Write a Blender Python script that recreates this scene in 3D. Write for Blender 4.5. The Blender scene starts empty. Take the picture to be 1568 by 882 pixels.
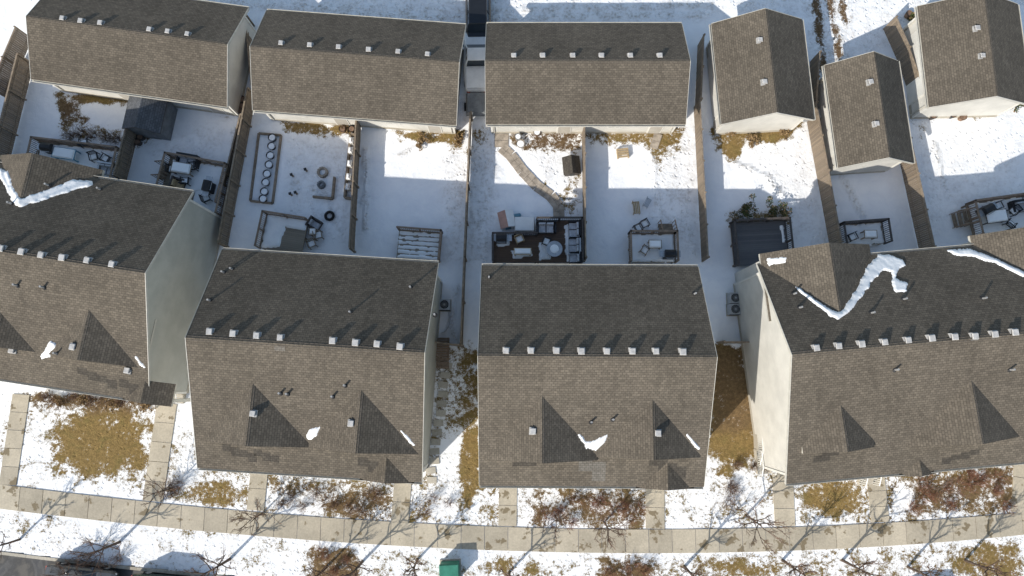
import bpy, bmesh, math, random
import numpy as np
from mathutils import Vector, Matrix, noise
random.seed(7); rng=np.random.default_rng(7)
R=math.radians
# ---------------------------------------------------------------- drone survey
H=47.0; PITCH=R(8.0); FL=1045.0
CP,SP=math.cos(PITCH),math.sin(PITCH)
def gp(u,v,z=0.0):
    """ground survey: aerial-photo point of known height -> world metres"""
    x=(u-784)/FL; y=-(v-441)/FL
    yy=y*CP+SP; zz=y*SP-CP
    t=(H-z)/(-zz)
    return (x*t,yy*t)
scene=bpy.context.scene
cam=bpy.data.cameras.new("Camera"); cob=bpy.data.objects.new("Camera",cam)
scene.collection.objects.link(cob); scene.camera=cob
cob.location=(0,0,H); cob.rotation_euler=(PITCH,0,0)
cam.sensor_width=36; cam.lens=36*FL/1568; cam.clip_end=3000; cam.clip_start=0.5
# ---------------------------------------------------------------- light
SUNV=Vector((-1.1,-1.12,1.0)).normalized()
el=math.asin(SUNV.z)
w=bpy.data.worlds.new("World"); scene.world=w; w.use_nodes=True
nt=w.node_tree; bg=nt.nodes['Background']
sky=nt.nodes.new('ShaderNodeTexSky'); sky.sky_type='NISHITA'; sky.sun_disc=False
sky.sun_elevation=el; sky.sun_rotation=R(224.5); sky.altitude=300; sky.dust_density=1.6; sky.air_density=1.5; sky.ozone_density=1.6
nt.links.new(sky.outputs[0],bg.inputs[0]); bg.inputs[1].default_value=0.15
sl=bpy.data.lights.new("sun","SUN"); sl.energy=5.0; sl.angle=R(0.5); sl.color=(1,0.95,0.86)
so=bpy.data.objects.new("sun",sl); scene.collection.objects.link(so)
so.rotation_euler=(-SUNV).to_track_quat('-Z','Y').to_euler()
scene.view_settings.view_transform='Standard'; scene.view_settings.look='None'; scene.view_settings.exposure=0
# ---------------------------------------------------------------- materials
class NT:
    def __init__(s,name):
        s.m=bpy.data.materials.new(name); s.m.use_nodes=True
        s.n=s.m.node_tree.nodes; s.l=s.m.node_tree.links
        s.b=s.n['Principled BSDF']
    def new(s,t,**k):
        n=s.n.new(t)
        for a,v in k.items(): setattr(n,a,v)
        return n
    def link(s,a,b): s.l.new(a,b)
    def setv(s,sock,v):
        if isinstance(v,(int,float,tuple,list)): sock.default_value=v
        else: s.l.new(v,sock)
    def math(s,op,a,b=0.0,clamp=False):
        n=s.new('ShaderNodeMath',operation=op); n.use_clamp=clamp
        s.setv(n.inputs[0],a); s.setv(n.inputs[1],b); return n.outputs[0]
    def noise(s,vec,scale,detail=4,rough=0.6,dist=0.0):
        n=s.new('ShaderNodeTexNoise'); s.link(vec,n.inputs['Vector'])
        n.inputs['Scale'].default_value=scale; n.inputs['Detail'].default_value=detail
        n.inputs['Roughness'].default_value=rough; n.inputs['Distortion'].default_value=dist
        return n.outputs['Fac']
    def mix(s,f,a,b):
        n=s.new('ShaderNodeMix',data_type='RGBA'); s.setv(n.inputs[0],f)
        for i,c in ((6,a),(7,b)):
            if isinstance(c,tuple): n.inputs[i].default_value=(c[0],c[1],c[2],1)
            else: s.link(c,n.inputs[i])
        return n.outputs[2]
    def mul(s,c,f):
        n=s.new('ShaderNodeVectorMath',operation='SCALE')
        s.setv(n.inputs[0],c if not isinstance(c,tuple) else c[:3]); s.setv(n.inputs[3],f); return n.outputs[0]
    def ramp(s,f,a,b,x=0.0,y=1.0):
        n=s.new('ShaderNodeMapRange'); n.interpolation_type='SMOOTHSTEP'
        s.setv(n.inputs[0],f); n.inputs[1].default_value=a; n.inputs[2].default_value=b
        n.inputs[3].default_value=x; n.inputs[4].default_value=y; return n.outputs[0]
    def bump(s,h,strength=0.5,dist=0.02):
        n=s.new('ShaderNodeBump'); n.inputs['Strength'].default_value=strength
        n.inputs['Distance'].default_value=dist; s.link(h,n.inputs['Height'])
        s.link(n.outputs[0],s.b.inputs['Normal'])
def simple(name,col,rough=0.7,var=0.25,scale=3.0,metal=0.0,bump=0.0,spec=0.3):
    t=NT(name); g=t.new('ShaderNodeNewGeometry').outputs['Position']
    f=t.noise(g,scale,3,0.65)
    k=t.ramp(f,0.25,0.75,1-var,1+var)
    t.link(t.mul(tuple(col),k),t.b.inputs['Base Color'])
    t.b.inputs['Roughness'].default_value=rough; t.b.inputs['Metallic'].default_value=metal
    t.b.inputs['Specular IOR Level'].default_value=spec
    if bump: t.bump(t.noise(g,scale*6,4),bump,0.02)
    return t.m
def shingle(name,c1,c2):
    t=NT(name); uv=t.new('ShaderNodeUVMap').outputs[0]
    br=t.new('ShaderNodeTexBrick'); t.link(uv,br.inputs['Vector'])
    br.inputs['Scale'].default_value=1; br.inputs['Brick Width'].default_value=0.24
    br.inputs['Row Height'].default_value=0.145; br.inputs['Mortar Size'].default_value=0.013
    br.inputs['Mortar Smooth'].default_value=0.4; br.inputs['Bias'].default_value=0.0
    br.inputs['Color1'].default_value=(*c1,1); br.inputs['Color2'].default_value=(*c2,1)
    br.inputs['Mortar'].default_value=(c1[0]*.45,c1[1]*.45,c1[2]*.45,1)
    g=t.new('ShaderNodeNewGeometry').outputs['Position']
    n2=t.noise(g,0.3,4,0.6); n3=t.noise(g,9,3,0.8)
    mp2=t.new('ShaderNodeMapping'); t.link(uv,mp2.inputs[0]); mp2.inputs['Scale'].default_value=(2.2,0.25,1)
    n4=t.noise(mp2.outputs[0],1.0,3,0.6)
    k=t.ramp(n2,0.3,0.7,0.89,1.09)
    k=t.math('MULTIPLY',k,t.ramp(n3,0.25,0.75,0.82,1.18)); k=t.math('MULTIPLY',k,t.ramp(n4,0.3,0.7,0.92,1.05))
    t.link(t.mul(br.outputs['Color'],k),t.b.inputs['Base Color'])
    t.b.inputs['Roughness'].default_value=0.92; t.b.inputs['Specular IOR Level'].default_value=0.2
    t.bump(t.math('SUBTRACT',n3,br.outputs['Fac']),0.4,0.011)
    return t.m
def siding(name,c):
    t=NT(name); uv=t.new('ShaderNodeUVMap').outputs[0]
    sp=t.new('ShaderNodeSeparateXYZ'); t.link(uv,sp.inputs[0])
    f=t.math('FRACT',t.math('MULTIPLY',sp.outputs[1],1/0.13))
    g=t.new('ShaderNodeNewGeometry').outputs['Position']
    k=t.math('MULTIPLY',t.ramp(f,0.0,0.14,0.72,1.0),t.ramp(t.noise(g,0.8,4),0.3,0.7,0.90,1.07))
    t.link(t.mul(tuple(c),k),t.b.inputs['Base Color']); t.b.inputs['Roughness'].default_value=0.6
    t.bump(f,0.4,0.012); return t.m
def boards(name,c1,c2,width=0.14,axis=0,rough=0.85):
    t=NT(name); uv=t.new('ShaderNodeUVMap').outputs[0]
    sp=t.new('ShaderNodeSeparateXYZ'); t.link(uv,sp.inputs[0])
    q=t.math('MULTIPLY',sp.outputs[axis],1/width)
    fl=t.math('FLOOR',q); fr=t.math('FRACT',q)
    wn=t.new('ShaderNodeTexWhiteNoise',noise_dimensions='1D'); t.link(fl,wn.inputs['W'])
    g=t.new('ShaderNodeNewGeometry').outputs['Position']
    n=t.noise(g,5,4,0.7)
    f=t.math('ADD',t.math('MULTIPLY',wn.outputs['Value'],0.55),t.math('MULTIPLY',n,0.5))
    c=t.mix(f,tuple(c1),tuple(c2))
    t.link(t.mul(c,t.ramp(fr,0.0,0.1,0.3,1.0)),t.b.inputs['Base Color'])
    t.b.inputs['Roughness'].default_value=rough; return t.m
M={}
M['sh1']=shingle('shingles_weathered',(.146,.124,.098),(.098,.084,.067))
M['sh2']=shingle('shingles_tan',(.153,.130,.103),(.104,.089,.071))
M['sh3']=shingle('shingles_grey',(.13,.135,.145),(.09,.094,.10))
M['shd']=shingle('shingles_dark',(.09,.079,.065),(.062,.054,.046))  # darker shingle tone for stepped valley strips and the dog house roof
M['shl']=shingle('shingles_pale',(.175,.16,.14),(.14,.126,.108))  # paler shingle tone for a few stepped strips
M['cap']=simple('ridge_cap',(.125,.106,.086),.9,.3,9)
M['sid1']=siding('siding_grey_beige',(.43,.43,.39))
M['sid2']=siding('siding_light_grey',(.63,.61,.56))
M['trim']=simple('trim_white',(.66,.64,.59),.5,.08)
M['gut']=simple('gutter_beige',(.50,.48,.43),.45,.12)
M['glass']=simple('window_glass',(.03,.04,.05),.08,.1,1,spec=.6)
M['door']=simple('door_paint',(.42,.39,.34),.5,.1)
M['gdoor']=siding('garage_door_white',(.68,.67,.63))
M['vent']=simple('vent_metal',(.44,.43,.42),.5,.2,5)
M['ventd']=simple('vent_opening_dark',(.05,.05,.05),.7,.2,5)
M['pipe']=simple('pipe_grey',(.30,.30,.30),.5,.2,5)
M['wood']=boards('fence_wood',(.29,.225,.16),(.135,.108,.082),.14,0)
M['wood2']=simple('timber_weathered',(.24,.19,.14),.85,.35,4)
M['deckb']=boards('deck_boards_brown',(.16,.10,.065),(.09,.06,.045),.14,1)
M['deckg']=boards('deck_boards_grey',(.15,.15,.155),(.08,.082,.09),.14,1)
M['deckl']=boards('deck_boards_light',(.32,.27,.21),(.20,.17,.13),.14,1)
M['rail']=simple('railing_brown',(.23,.17,.125),.7,.25,4)
M['railw']=simple('railing_white',(.68,.67,.64),.5,.08,4)
M['raild']=simple('railing_dark',(.07,.06,.055),.6,.25,4)
M['blk']=simple('black_plastic',(.025,.025,.028),.5,.3,4)
M['cush']=simple('cushion_grey',(.42,.43,.46),.9,.2,6)
M['met']=simple('metal_galvanised',(.45,.46,.47),.35,.15,4,.6)
M['tan']=simple('wicker_tan',(.40,.30,.18),.85,.25,12)
M['grn']=simple('cabinet_green',(.04,.20,.14),.5,.2,2)
M['blue']=simple('plastic_blue',(.10,.26,.36),.5,.15,3)
M['red']=simple('plastic_salmon',(.42,.25,.20),.5,.15,3)
M['white']=simple('painted_white',(.75,.75,.74),.4,.06,2)
M['cdark']=simple('car_paint_dark_green',(.03,.055,.045),.2,.1,2,.3,spec=.6)
M['cblack']=simple('car_paint_black',(.02,.022,.026),.2,.1,2,.2,spec=.6)
M['cwhite']=simple('car_paint_white',(.74,.75,.76),.25,.06,2,spec=.5)
M['csil']=simple('car_paint_grey',(.10,.105,.11),.25,.1,2,.4,spec=.6)
M['tyre']=simple('tyre_rubber',(.02,.02,.02),.85,.3,6)
M['lamp']=simple('lamp_lens',(.6,.1,.06),.3,.1)
M['stone']=simple('paving_stone',(.34,.29,.235),.9,.35,2.5,bump=.4)
M['tree']=simple('bark_grey_brown',(.11,.08,.062),.9,.3,5)
M['twig']=simple('twigs_brown',(.16,.10,.07),.9,.35,3)
M['twigr']=simple('twigs_red_brown',(.21,.105,.07),.9,.35,3)
M['leafg']=simple('evergreen_foliage',(.055,.075,.025),.9,.5,6)
M['leafb']=simple('dry_foliage',(.24,.16,.08),.9,.45,6)
M['sheet']=simple('tarp_grey',(.16,.17,.18),.6,.3,2)
M['terra']=simple('planter_brown',(.20,.13,.09),.8,.3,5)
def m_concrete(name,c,wet=0.4):
    t=NT(name); g=t.new('ShaderNodeNewGeometry').outputs['Position']
    a=t.noise(g,0.45,4,0.6,0.4); b=t.noise(g,9,4,0.7); s=t.noise(g,0.8,4,0.65)
    k=t.math('MULTIPLY',t.ramp(a,.3,.7,.85,1.08),t.ramp(b,.2,.8,.82,1.15))
    base=t.mul(tuple(c),k)
    oi=t.new('ShaderNodeNewGeometry').outputs['Random Per Island']
    base=t.mul(base,t.ramp(oi,0,1,.88,1.08))
    wetf=t.ramp(s,.575,.615,0,wet)
    c2=t.mix(wetf,base,(c[0]*.36,c[1]*.31,c[2]*.22))
    t.link(c2,t.b.inputs['Base Color']); t.b.inputs['Roughness'].default_value=.85
    t.bump(b,.25,.01); return t.m
M['conc']=m_concrete('concrete_sidewalk',(.455,.40,.31),.85)
M['conc2']=m_concrete('concrete_steps',(.45,.41,.34),.3)
def m_asph():
    t=NT('asphalt_wet'); g=t.new('ShaderNodeNewGeometry').outputs['Position']
    a=t.noise(g,.5,4,.6,.5); b=t.noise(g,20,3,.7)
    c=t.mul((.05,.05,.052),t.ramp(b,.2,.8,.7,1.3))
    c=t.mix(t.ramp(a,.5,.62,0,.6),c,(.16,.145,.125))
    t.link(c,t.b.inputs['Base Color']); t.setv(t.b.inputs['Roughness'],t.ramp(a,.4,.55,.35,.85))
    t.bump(b,.4,.01); return t.m
M['asph']=m_asph()
def m_snow():
    t=NT('snow'); g=t.new('ShaderNodeNewGeometry').outputs['Position']
    n=t.noise(g,2.2,4,.6); b=t.noise(g,11,3,.7)
    t.link(t.mix(t.ramp(n,.35,.75),(.90,.905,.91),(.84,.85,.865)),t.b.inputs['Base Color'])
    t.b.inputs['Roughness'].default_value=.65; t.b.inputs['Specular IOR Level'].default_value=.15
    t.bump(t.math('ADD',n,t.math('MULTIPLY',b,.3)),.5,.05); return t.m
M['snow']=m_snow()
def m_ground():
    t=NT('ground_snow_and_lawn'); g=t.new('ShaderNodeNewGeometry').outputs['Position']
    at=t.new('ShaderNodeAttribute'); at.attribute_name='cover'
    sp=t.new('ShaderNodeSeparateColor'); t.link(at.outputs['Color'],sp.inputs[0])
    Rr,G,B=sp.outputs[0],sp.outputs[1],sp.outputs[2]
    n1=t.noise(g,1.0,5,.7,.35); n2=t.noise(g,4.5,4,.7); n3=t.noise(g,18,2,.75)
    f=t.math('ADD',Rr,t.math('MULTIPLY',t.math('SUBTRACT',n1,.5),2.1))
    f=t.math('ADD',f,t.math('MULTIPLY',t.math('SUBTRACT',n2,.5),1.5))
    f=t.math('ADD',f,t.math('MULTIPLY',t.math('SUBTRACT',n3,.5),.9))
    gate=t.ramp(Rr,.02,.14)
    gr=t.math('MULTIPLY',t.ramp(f,.44,.60),gate)
    grass=t.mix(t.ramp(n2,.3,.7),(.33,.225,.088),(.19,.128,.05))
    grass=t.mix(t.ramp(n1,.5,.7,0,.45),grass,(.165,.145,.05))
    mulch=t.mix(t.ramp(n2,.3,.7),(.21,.135,.082),(.09,.058,.04))
    soil=t.mix(B,grass,mulch)
    soil=t.mul(soil,t.ramp(n3,.2,.8,.5,1.5))
    snow=t.mix(t.ramp(n1,.35,.7),(.905,.91,.92),(.84,.85,.875))
    dirty=t.mix(t.ramp(n2,.4,.65),(.74,.73,.72),(.47,.43,.38))
    df=t.math('MULTIPLY',G,t.ramp(t.math('ADD',n1,t.math('MULTIPLY',n2,.4)),.55,.9),True)
    snow=t.mix(df,snow,dirty)
    edge=t.math('MULTIPLY',t.ramp(f,.2,.5),gate)
    snow=t.mix(t.math('MULTIPLY',edge,.4),snow,(.50,.45,.37))
    t.link(t.mix(gr,snow,soil),t.b.inputs['Base Color'])
    t.b.inputs['Roughness'].default_value=.8; t.b.inputs['Specular IOR Level'].default_value=.12
    vo=t.new('ShaderNodeTexVoronoi'); t.link(g,vo.inputs['Vector']); vo.inputs['Scale'].default_value=2.6
    ft=t.math('MULTIPLY',t.ramp(vo.outputs['Distance'],.12,.3),t.math('ADD',G,.04))
    h=t.math('MULTIPLY',n1,.75)
    h=t.math('ADD',h,t.math('MULTIPLY',ft,.65))
    h=t.math('ADD',h,t.math('MULTIPLY',n2,t.math('ADD',t.math('MULTIPLY',G,.4),.09)))
    h=t.math('ADD',h,t.math('MULTIPLY',gr,-.65)); h=t.math('ADD',h,t.math('MULTIPLY',t.math('MULTIPLY',n3,gr),.7))
    t.bump(h,.75,.16); return t.m
M['ground']=m_ground()
# ---------------------------------------------------------------- mesh builder
class MB:
    def __init__(s): s.v=[]; s.f=[]; s.m=[]
    def face(s,pts,mi=0):
        b=len(s.v); s.v+= [tuple(p) for p in pts]; s.f.append(tuple(range(b,b+len(pts)))); s.m.append(mi)
    def hexa(s,p,mi=0):
        b=len(s.v); s.v+=[tuple(q) for q in p]
        for q in ((0,3,2,1),(4,5,6,7),(0,1,5,4),(1,2,6,5),(2,3,7,6),(3,0,4,7)):
            s.f.append(tuple(b+i for i in q)); s.m.append(mi)
    def box(s,x0,x1,y0,y1,z0,z1,mi=0,tp=0.0):
        t=tp
        s.hexa([(x0,y0,z0),(x1,y0,z0),(x1,y1,z0),(x0,y1,z0),(x0+t,y0+t,z1),(x1-t,y0+t,z1),(x1-t,y1-t,z1),(x0+t,y1-t,z1)],mi)
    def cbox(s,cx,cy,z0,w,d,h,mi=0,a=0.0,tp=0.0):
        c,si=math.cos(a),math.sin(a); P=[]
        for z,k in ((z0,0),(z0+h,tp)):
            for sx,sy in ((-1,-1),(1,-1),(1,1),(-1,1)):
                x=sx*(w/2-k); y=sy*(d/2-k); P.append((cx+x*c-y*si,cy+x*si+y*c,z))
        s.hexa(P,mi)
    def tube(s,p,q,r0,r1,n=5,mi=0,cap=True):
        p=Vector(p); q=Vector(q); d=(q-p)
        if d.length<1e-5: return
        d.normalize(); a=d.cross(Vector((0,0,1)) if abs(d.z)<.9 else Vector((1,0,0))).normalized(); b=d.cross(a)
        B=len(s.v)
        for c,r in ((p,r0),(q,r1)):
            for i in range(n):
                t=2*math.pi*i/n; s.v.append(tuple(c+a*(r*math.cos(t))+b*(r*math.sin(t))))
        for i in range(n):
            j=(i+1)%n; s.f.append((B+i,B+j,B+n+j,B+n+i)); s.m.append(mi)
        if cap:
            s.f.append(tuple(B+n+i for i in range(n))); s.m.append(mi)
            s.f.append(tuple(B+n-1-i for i in range(n))); s.m.append(mi)
    def prism(s,prof,axis,a0,a1,mis):
        n=len(prof); B=len(s.v)
        for a in (a0,a1):
            for h,z in prof: s.v.append((a,h,z) if axis=='x' else (h,a,z))
        for i in range(n):
            j=(i+1)%n; s.f.append((B+i,B+j,B+n+j,B+n+i)); s.m.append(mis[i])
        s.f.append(tuple(B+i for i in range(n))); s.m.append(mis[-1])
        s.f.append(tuple(B+n+i for i in reversed(range(n)))); s.m.append(mis[-1])
    def make(s,name,mats,parent=None,loc=None,rot=0.0,smooth=False):
        me=bpy.data.meshes.new(name); me.from_pydata(s.v,[],s.f)
        for m in mats: me.materials.append(M[m])
        me.polygons.foreach_set('material_index',s.m)
        me.update()
        bm=bmesh.new(); bm.from_mesh(me); bmesh.ops.recalc_face_normals(bm,faces=bm.faces)
        uvl=bm.loops.layers.uv.new('UVMap'); bm.normal_update()
        for f in bm.faces:
            n=f.normal
            hz=Vector((-n.y,n.x,0))
            if hz.length<0.05: hz=Vector((1,0,0))
            hz.normalize(); sv=n.cross(hz)
            for l in f.loops: l[uvl].uv=(l.vert.co.dot(hz),l.vert.co.dot(sv))
            f.smooth=smooth
        bm.to_mesh(me); bm.free()
        o=bpy.data.objects.new(name,me); scene.collection.objects.link(o)
        if parent: o.parent=parent
        if loc is not None: o.location=loc
        o.rotation_euler=(0,0,rot); return o
def empty(name,loc=(0,0,0),rot=0.0):
    e=bpy.data.objects.new(name,None); scene.collection.objects.link(e)
    e.empty_display_size=.5; e.location=loc; e.rotation_euler=(0,0,rot); return e
def inpoly(px,py,poly):
    ins=np.zeros(px.shape,bool); n=len(poly)
    for i in range(n):
        x0,y0=poly[i]; x1,y1=poly[(i+1)%n]
        if y0==y1: continue
        c=((y0>py)!=(y1>py))&(px<(x1-x0)*(py-y0)/(y1-y0)+x0); ins^=c
    return ins
def dpoly(px,py,poly,closed=True):
    d=np.full(px.shape,1e9); n=len(poly)
    for i in range(n if closed else n-1):
        x0,y0=poly[i]; x1,y1=poly[(i+1)%n]; dx,dy=x1-x0,y1-y0; L=dx*dx+dy*dy+1e-9
        t=np.clip(((px-x0)*dx+(py-y0)*dy)/L,0,1)
        d=np.minimum(d,np.hypot(px-x0-t*dx,py-y0-t*dy))
    return d
def snow_patch(name,poly,zf,th=.1,cell=.08,parent=None,jit=.12):
    xs=[p[0] for p in poly]; ys=[p[1] for p in poly]
    gx=np.arange(min(xs)-.2,max(xs)+.2,cell); gy=np.arange(min(ys)-.2,max(ys)+.2,cell)
    X,Y=np.meshgrid(gx,gy,indexing='ij')
    d=dpoly(X,Y,poly); sd=np.where(inpoly(X,Y,poly),d,-d)
    nz=np.array([[noise.noise(Vector((x*2.2,y*2.2,3.1)))+.5*noise.noise(Vector((x*6,y*6,1.1))) for y in gy] for x in gx])
    sd=sd+nz*jit
    keep=sd>0; idx=-np.ones(X.shape,int)
    q=keep[:-1,:-1]|keep[1:,:-1]|keep[:-1,1:]|keep[1:,1:]
    I,J=np.nonzero(q)
    mb=MB()
    for i,j in zip(I,J):
        ids=[]
        for a,b in ((i,j),(i+1,j),(i+1,j+1),(i,j+1)):
            if idx[a,b]<0:
                x,y=gx[a],gy[b]; s=sd[a,b]
                z=zf(x,y)+(min(th,s*.9)*(1+.3*nz[a,b])+.012 if s>0 else -.03)
                idx[a,b]=len(mb.v); mb.v.append((x,y,z))
            ids.append(idx[a,b])
        mb.f.append(tuple(ids)); mb.m.append(0)
    return mb.make(name,['snow'],parent,smooth=True) if mb.f else None
# ---------------------------------------------------------------- street geometry
top=[(0,742),(230,768),(400,784),(600,800),(800,808),(1000,811),(1200,807),(1400,797),(1568,785)]
bot=[(0,780),(220,802),(400,820),(600,836),(800,845),(950,848),(1200,842),(1400,831),(1568,820)]
P=[gp(*p) for p in top]; Q=[gp(*p) for p in bot]
ct=np.polyfit([p[0] for p in P],[p[1] for p in P],3); cb=np.polyfit([p[0] for p in Q],[p[1] for p in Q],3)
def syT(x): xc=max(-36,min(36,x)); s=np.polyval(np.polyder(ct),xc); return float(np.polyval(ct,xc)+s*(x-xc))
def syB(x): xc=max(-36,min(36,x)); s=np.polyval(np.polyder(cb),xc); return float(np.polyval(cb,xc)+s*(x-xc))
def kerbY(x): return syB(x)-2.75
# ---------------------------------------------------------------- ground sheet
dense_x=np.arange(-40,40.01,.2); dense_y=np.arange(-16,31.01,.2)
out=np.array([45,55,70,100,150,250,400,700])
gx=np.concatenate([-out[::-1],dense_x,out]); gy=np.concatenate([-(out[::-1])+20,dense_y,out])
gy=np.unique(gy); X,Y=np.meshgrid(gx,gy,indexing='ij')
rough=np.array([[noise.noise(Vector((x*.6,y*.6,0)))+.4*noise.noise(Vector((x*1.9,y*1.9,4))) for y in gy] for x in gx])
warp=np.array([[noise.noise(Vector((x*.9,y*.9,7)))+.6*noise.noise(Vector((x*2.3,y*2.3,9))) for y in gy] for x in gx])
cov=np.zeros(X.shape); tr=np.zeros(X.shape); mul=np.zeros(X.shape)
def paint(poly,amt,arr=None,soft=1.0,wp=.45):
    a=cov if arr is None else arr
    pw=[gp(*p) for p in poly]
    d=dpoly(X,Y,pw); sd=np.where(inpoly(X,Y,pw),d,-d)+warp*wp
    k=np.clip(.5+sd/soft,0,1); k=k*k*(3-2*k)
    a[:]=a*(1-k)+amt*k
def rect(x0,y0,x1,y1): return [(x0,y0),(x1,y0),(x1,y1),(x0,y1)]
def ell(cx,cy,rx,ry,n=18): return [(cx+rx*math.cos(2*math.pi*i/n),cy+ry*math.sin(2*math.pi*i/n)) for i in range(n)]
def stroke(pts,wd,amt,arr):
    pw=[gp(*p) for p in pts]; d=dpoly(X,Y,pw,False); k=np.clip(1.5-(d+warp*.12)/wd,0,1); arr[:]=np.maximum(arr,amt*k)
# front gardens
paint([(0,600),(260,620),(330,700),(1568,690),(1568,800),(1000,812),(600,800),(0,745)],.36,soft=.4,wp=.1)
paint([(55,640),(235,640),(232,760),(45,745)],.26)
paint(ell(155,678,76,52),.98,soft=2.4,wp=1.1); paint(rect(40,602,250,620),.75,soft=.6)
paint([(35,640),(75,640),(70,745),(30,745)],.12); paint([(70,735),(225,748),(225,772),(60,755)],.1)
paint(rect(0,600,20,640),.1)
paint([(268,625),(320,700),(300,740),(262,740)],.18); paint(ell(335,757,40,18),.75)
paint([(412,735),(600,752),(600,800),(412,784)],.55); paint(ell(455,775,50,18),.3); paint(ell(545,770,45,22),.72)
paint([(625,745),(765,750),(765,806),(625,800)],.42); paint([(705,650),(735,650),(737,745),(716,775),(704,740)],.95,soft=.7)
paint([(676,690),(700,660),(702,800),(665,790)],.1)
paint([(655,535),(735,535),(735,650),(650,700)],.42); paint([(704,535),(735,535),(735,640),(712,640)],.72)
paint([(1090,528),(1145,528),(1165,700),(1085,700)],.98,wp=.2); paint([(1085,690),(1150,690),(1140,745),(1095,750)],.78)
paint([(1075,700),(1095,700),(1110,790),(1020,805),(1020,760)],.17)
paint([(1120,715),(1185,715),(1185,806),(1100,806)],.26)
paint([(798,748),(990,750),(990,812),(798,808)],.6); paint(rect(795,750,812,808),.12); paint(ell(860,790,30,12),.3)
paint([(1218,735),(1335,735),(1330,800),(1218,806)],.35); paint(ell(1275,760,45,28),.88)
paint([(1362,738),(1440,720),(1558,710),(1558,785),(1362,800)],.66); paint(ell(1380,765,14,28),.12); paint(ell(1450,792,80,8),.3)
# boulevard
paint([(-60,785),(220,806),(470,828),(470,900),(-60,900)],.14,soft=.4,wp=.1)
paint([(0,788),(90,790),(90,812),(0,810)],.35); paint(ell(300,812,60,6),.3); paint(ell(420,845,40,15),.3)
paint([(470,835),(550,838),(555,900),(470,900)],.75); paint([(555,838),(670,842),(670,900),(555,900)],.3)
paint([(670,848),(915,852),(915,900),(670,900)],.3); paint([(915,852),(1005,852),(1005,900),(915,900)],.68)
paint([(1005,852),(1600,820),(1600,900),(1005,900)],.40,wp=.1); paint(ell(1135,875,50,12),.8); paint(ell(1520,862,50,25),.75)
paint(ell(790,872,50,10),.65)
for p in ([(412,735),(600,752),(600,800),(412,784)],[(798,748),(990,750),(990,812),(798,808)],[(1362,738),(1558,710),(1558,785),(1362,800)],rect(40,600,260,626),rect(470,835,555,900),rect(915,850,1005,900)):
    paint(p,.6,mul,soft=1)
paint([(1090,528),(1145,528),(1160,660),(1090,660)],.6,mul)
# back yards
for p,a in (([(80,142),(212,150),(212,158),(110,158)],.9),([(85,150),(120,150),(135,185),(95,195)],.75),([(95,185),(190,200),(185,218),(95,215)],.45),
    ([(425,182),(550,190),(550,208),(455,205),(440,200)],.85),([(600,195),(712,200),(712,236),(692,236),(680,218),(612,214)],.75),
    ([(762,190),(888,200),(888,235),(800,232)],.62),([(820,270),(850,300),(888,262),(888,330),(850,330)],.42),
    ([(890,200),(1048,195),(1040,228),(1000,232),(990,222),(900,222)],.7),([(990,228),(1030,225),(1012,262)],.5),
    ([(1090,195),(1225,188),(1212,215),(1140,215),(1120,250),(1088,210)],.85),([(1395,185),(1420,180),(1415,215)],.3),
    ([(1480,175),(1530,165),(1490,185)],.5),([(722,200),(750,190),(750,210),(730,225)],.5),([(290,160),(380,170),(365,190),(350,182)],.35),
    ([(1112,325),(1205,325),(1215,345),(1112,345)],.55),([(205,200),(240,205),(235,225),(205,225)],.5)):
    paint(p,a,soft=.7,wp=.35)
for p in (rect(205,200,240,225),[(85,150),(120,150),(135,185),(95,195)],[(762,190),(888,200),(888,235),(800,232)]): paint(p,.8,mul)
for p,a in (([(676,240),(716,235),(712,400),(682,400)],.6),([(1000,225),(1060,200),(1070,400),(1000,330)],.6),([(722,200),(765,220),(750,400),(715,400)],.7),
    ([(1120,205),(1245,190),(1268,370),(1205,370),(1205,300)],.4),([(440,200),(540,210),(530,380),(440,330)],.4),([(215,220),(350,180),(330,260),(240,250)],.4),
    ([(1400,180),(1568,180),(1568,300),(1480,310),(1420,370)],.35),([(800,232),(888,240),(888,300),(830,270)],.6),
    ([(0,-40),(1700,-40),(1700,-5),(1440,30),(1250,90),(1240,20),(1080,22),(380,14),(0,-5)],.6),([(480,-5),(1090,0),(1080,34),(480,30)],.5),
    ([(705,40),(745,35),(745,190),(700,190)],.4),([(1240,-20),(1400,-20),(1400,60),(1330,80),(1250,120)],.5),
    ([(-60,785),(220,806),(1000,848),(1568,820),(1568,900),(-60,900)],.35),([(0,600),(260,620),(330,700),(1568,690),(1568,800),(1000,812),(600,800),(0,745)],.4)):
    paint(p,a,tr,soft=.8)
for pts in ([(1248,-10),(1255,50),(1262,110)],[(1268,-10),(1278,40),(1286,85)],[(1288,-10),(1294,30)]):
    stroke(pts,.3,.72,cov); stroke(pts,.6,.8,mul); stroke(pts,.8,1.0,tr)
for pts in ([(480,10),(700,16),(900,14),(1090,6)],[(500,22),(720,27),(1080,22)],[(300,4),(480,10)]):
    stroke(pts,.3,1.0,tr)
for pts in ([(700,440),(690,500),(700,525)],[(718,240),(722,320),(745,380)],[(1000,240),(1010,330)],[(610,240),(640,225)],[(1125,250),(1175,270),(1200,300)],[(560,350),(560,230)],[(450,280),(500,300),(520,360)],[(1290,270),(1320,330)],[(1430,220),(1450,300)],[(360,200),(345,300)]):
    stroke(pts,.2,1.0,tr)
Z=np.zeros(X.shape)
ky=np.array([kerbY(x) for x in gx])[:,None]
lay=(Y<ky-.02)&(Y>ky-9.6)
amp=np.where((Y>7.0)&(Y<60),.05,.022)
Z+=rough*amp
Z-=tr*.012
Z[lay]=-.3
nx,ny=X.shape
verts=np.stack([X,Y,Z],-1).reshape(-1,3)
ii=np.arange(nx*ny).reshape(nx,ny)
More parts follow.
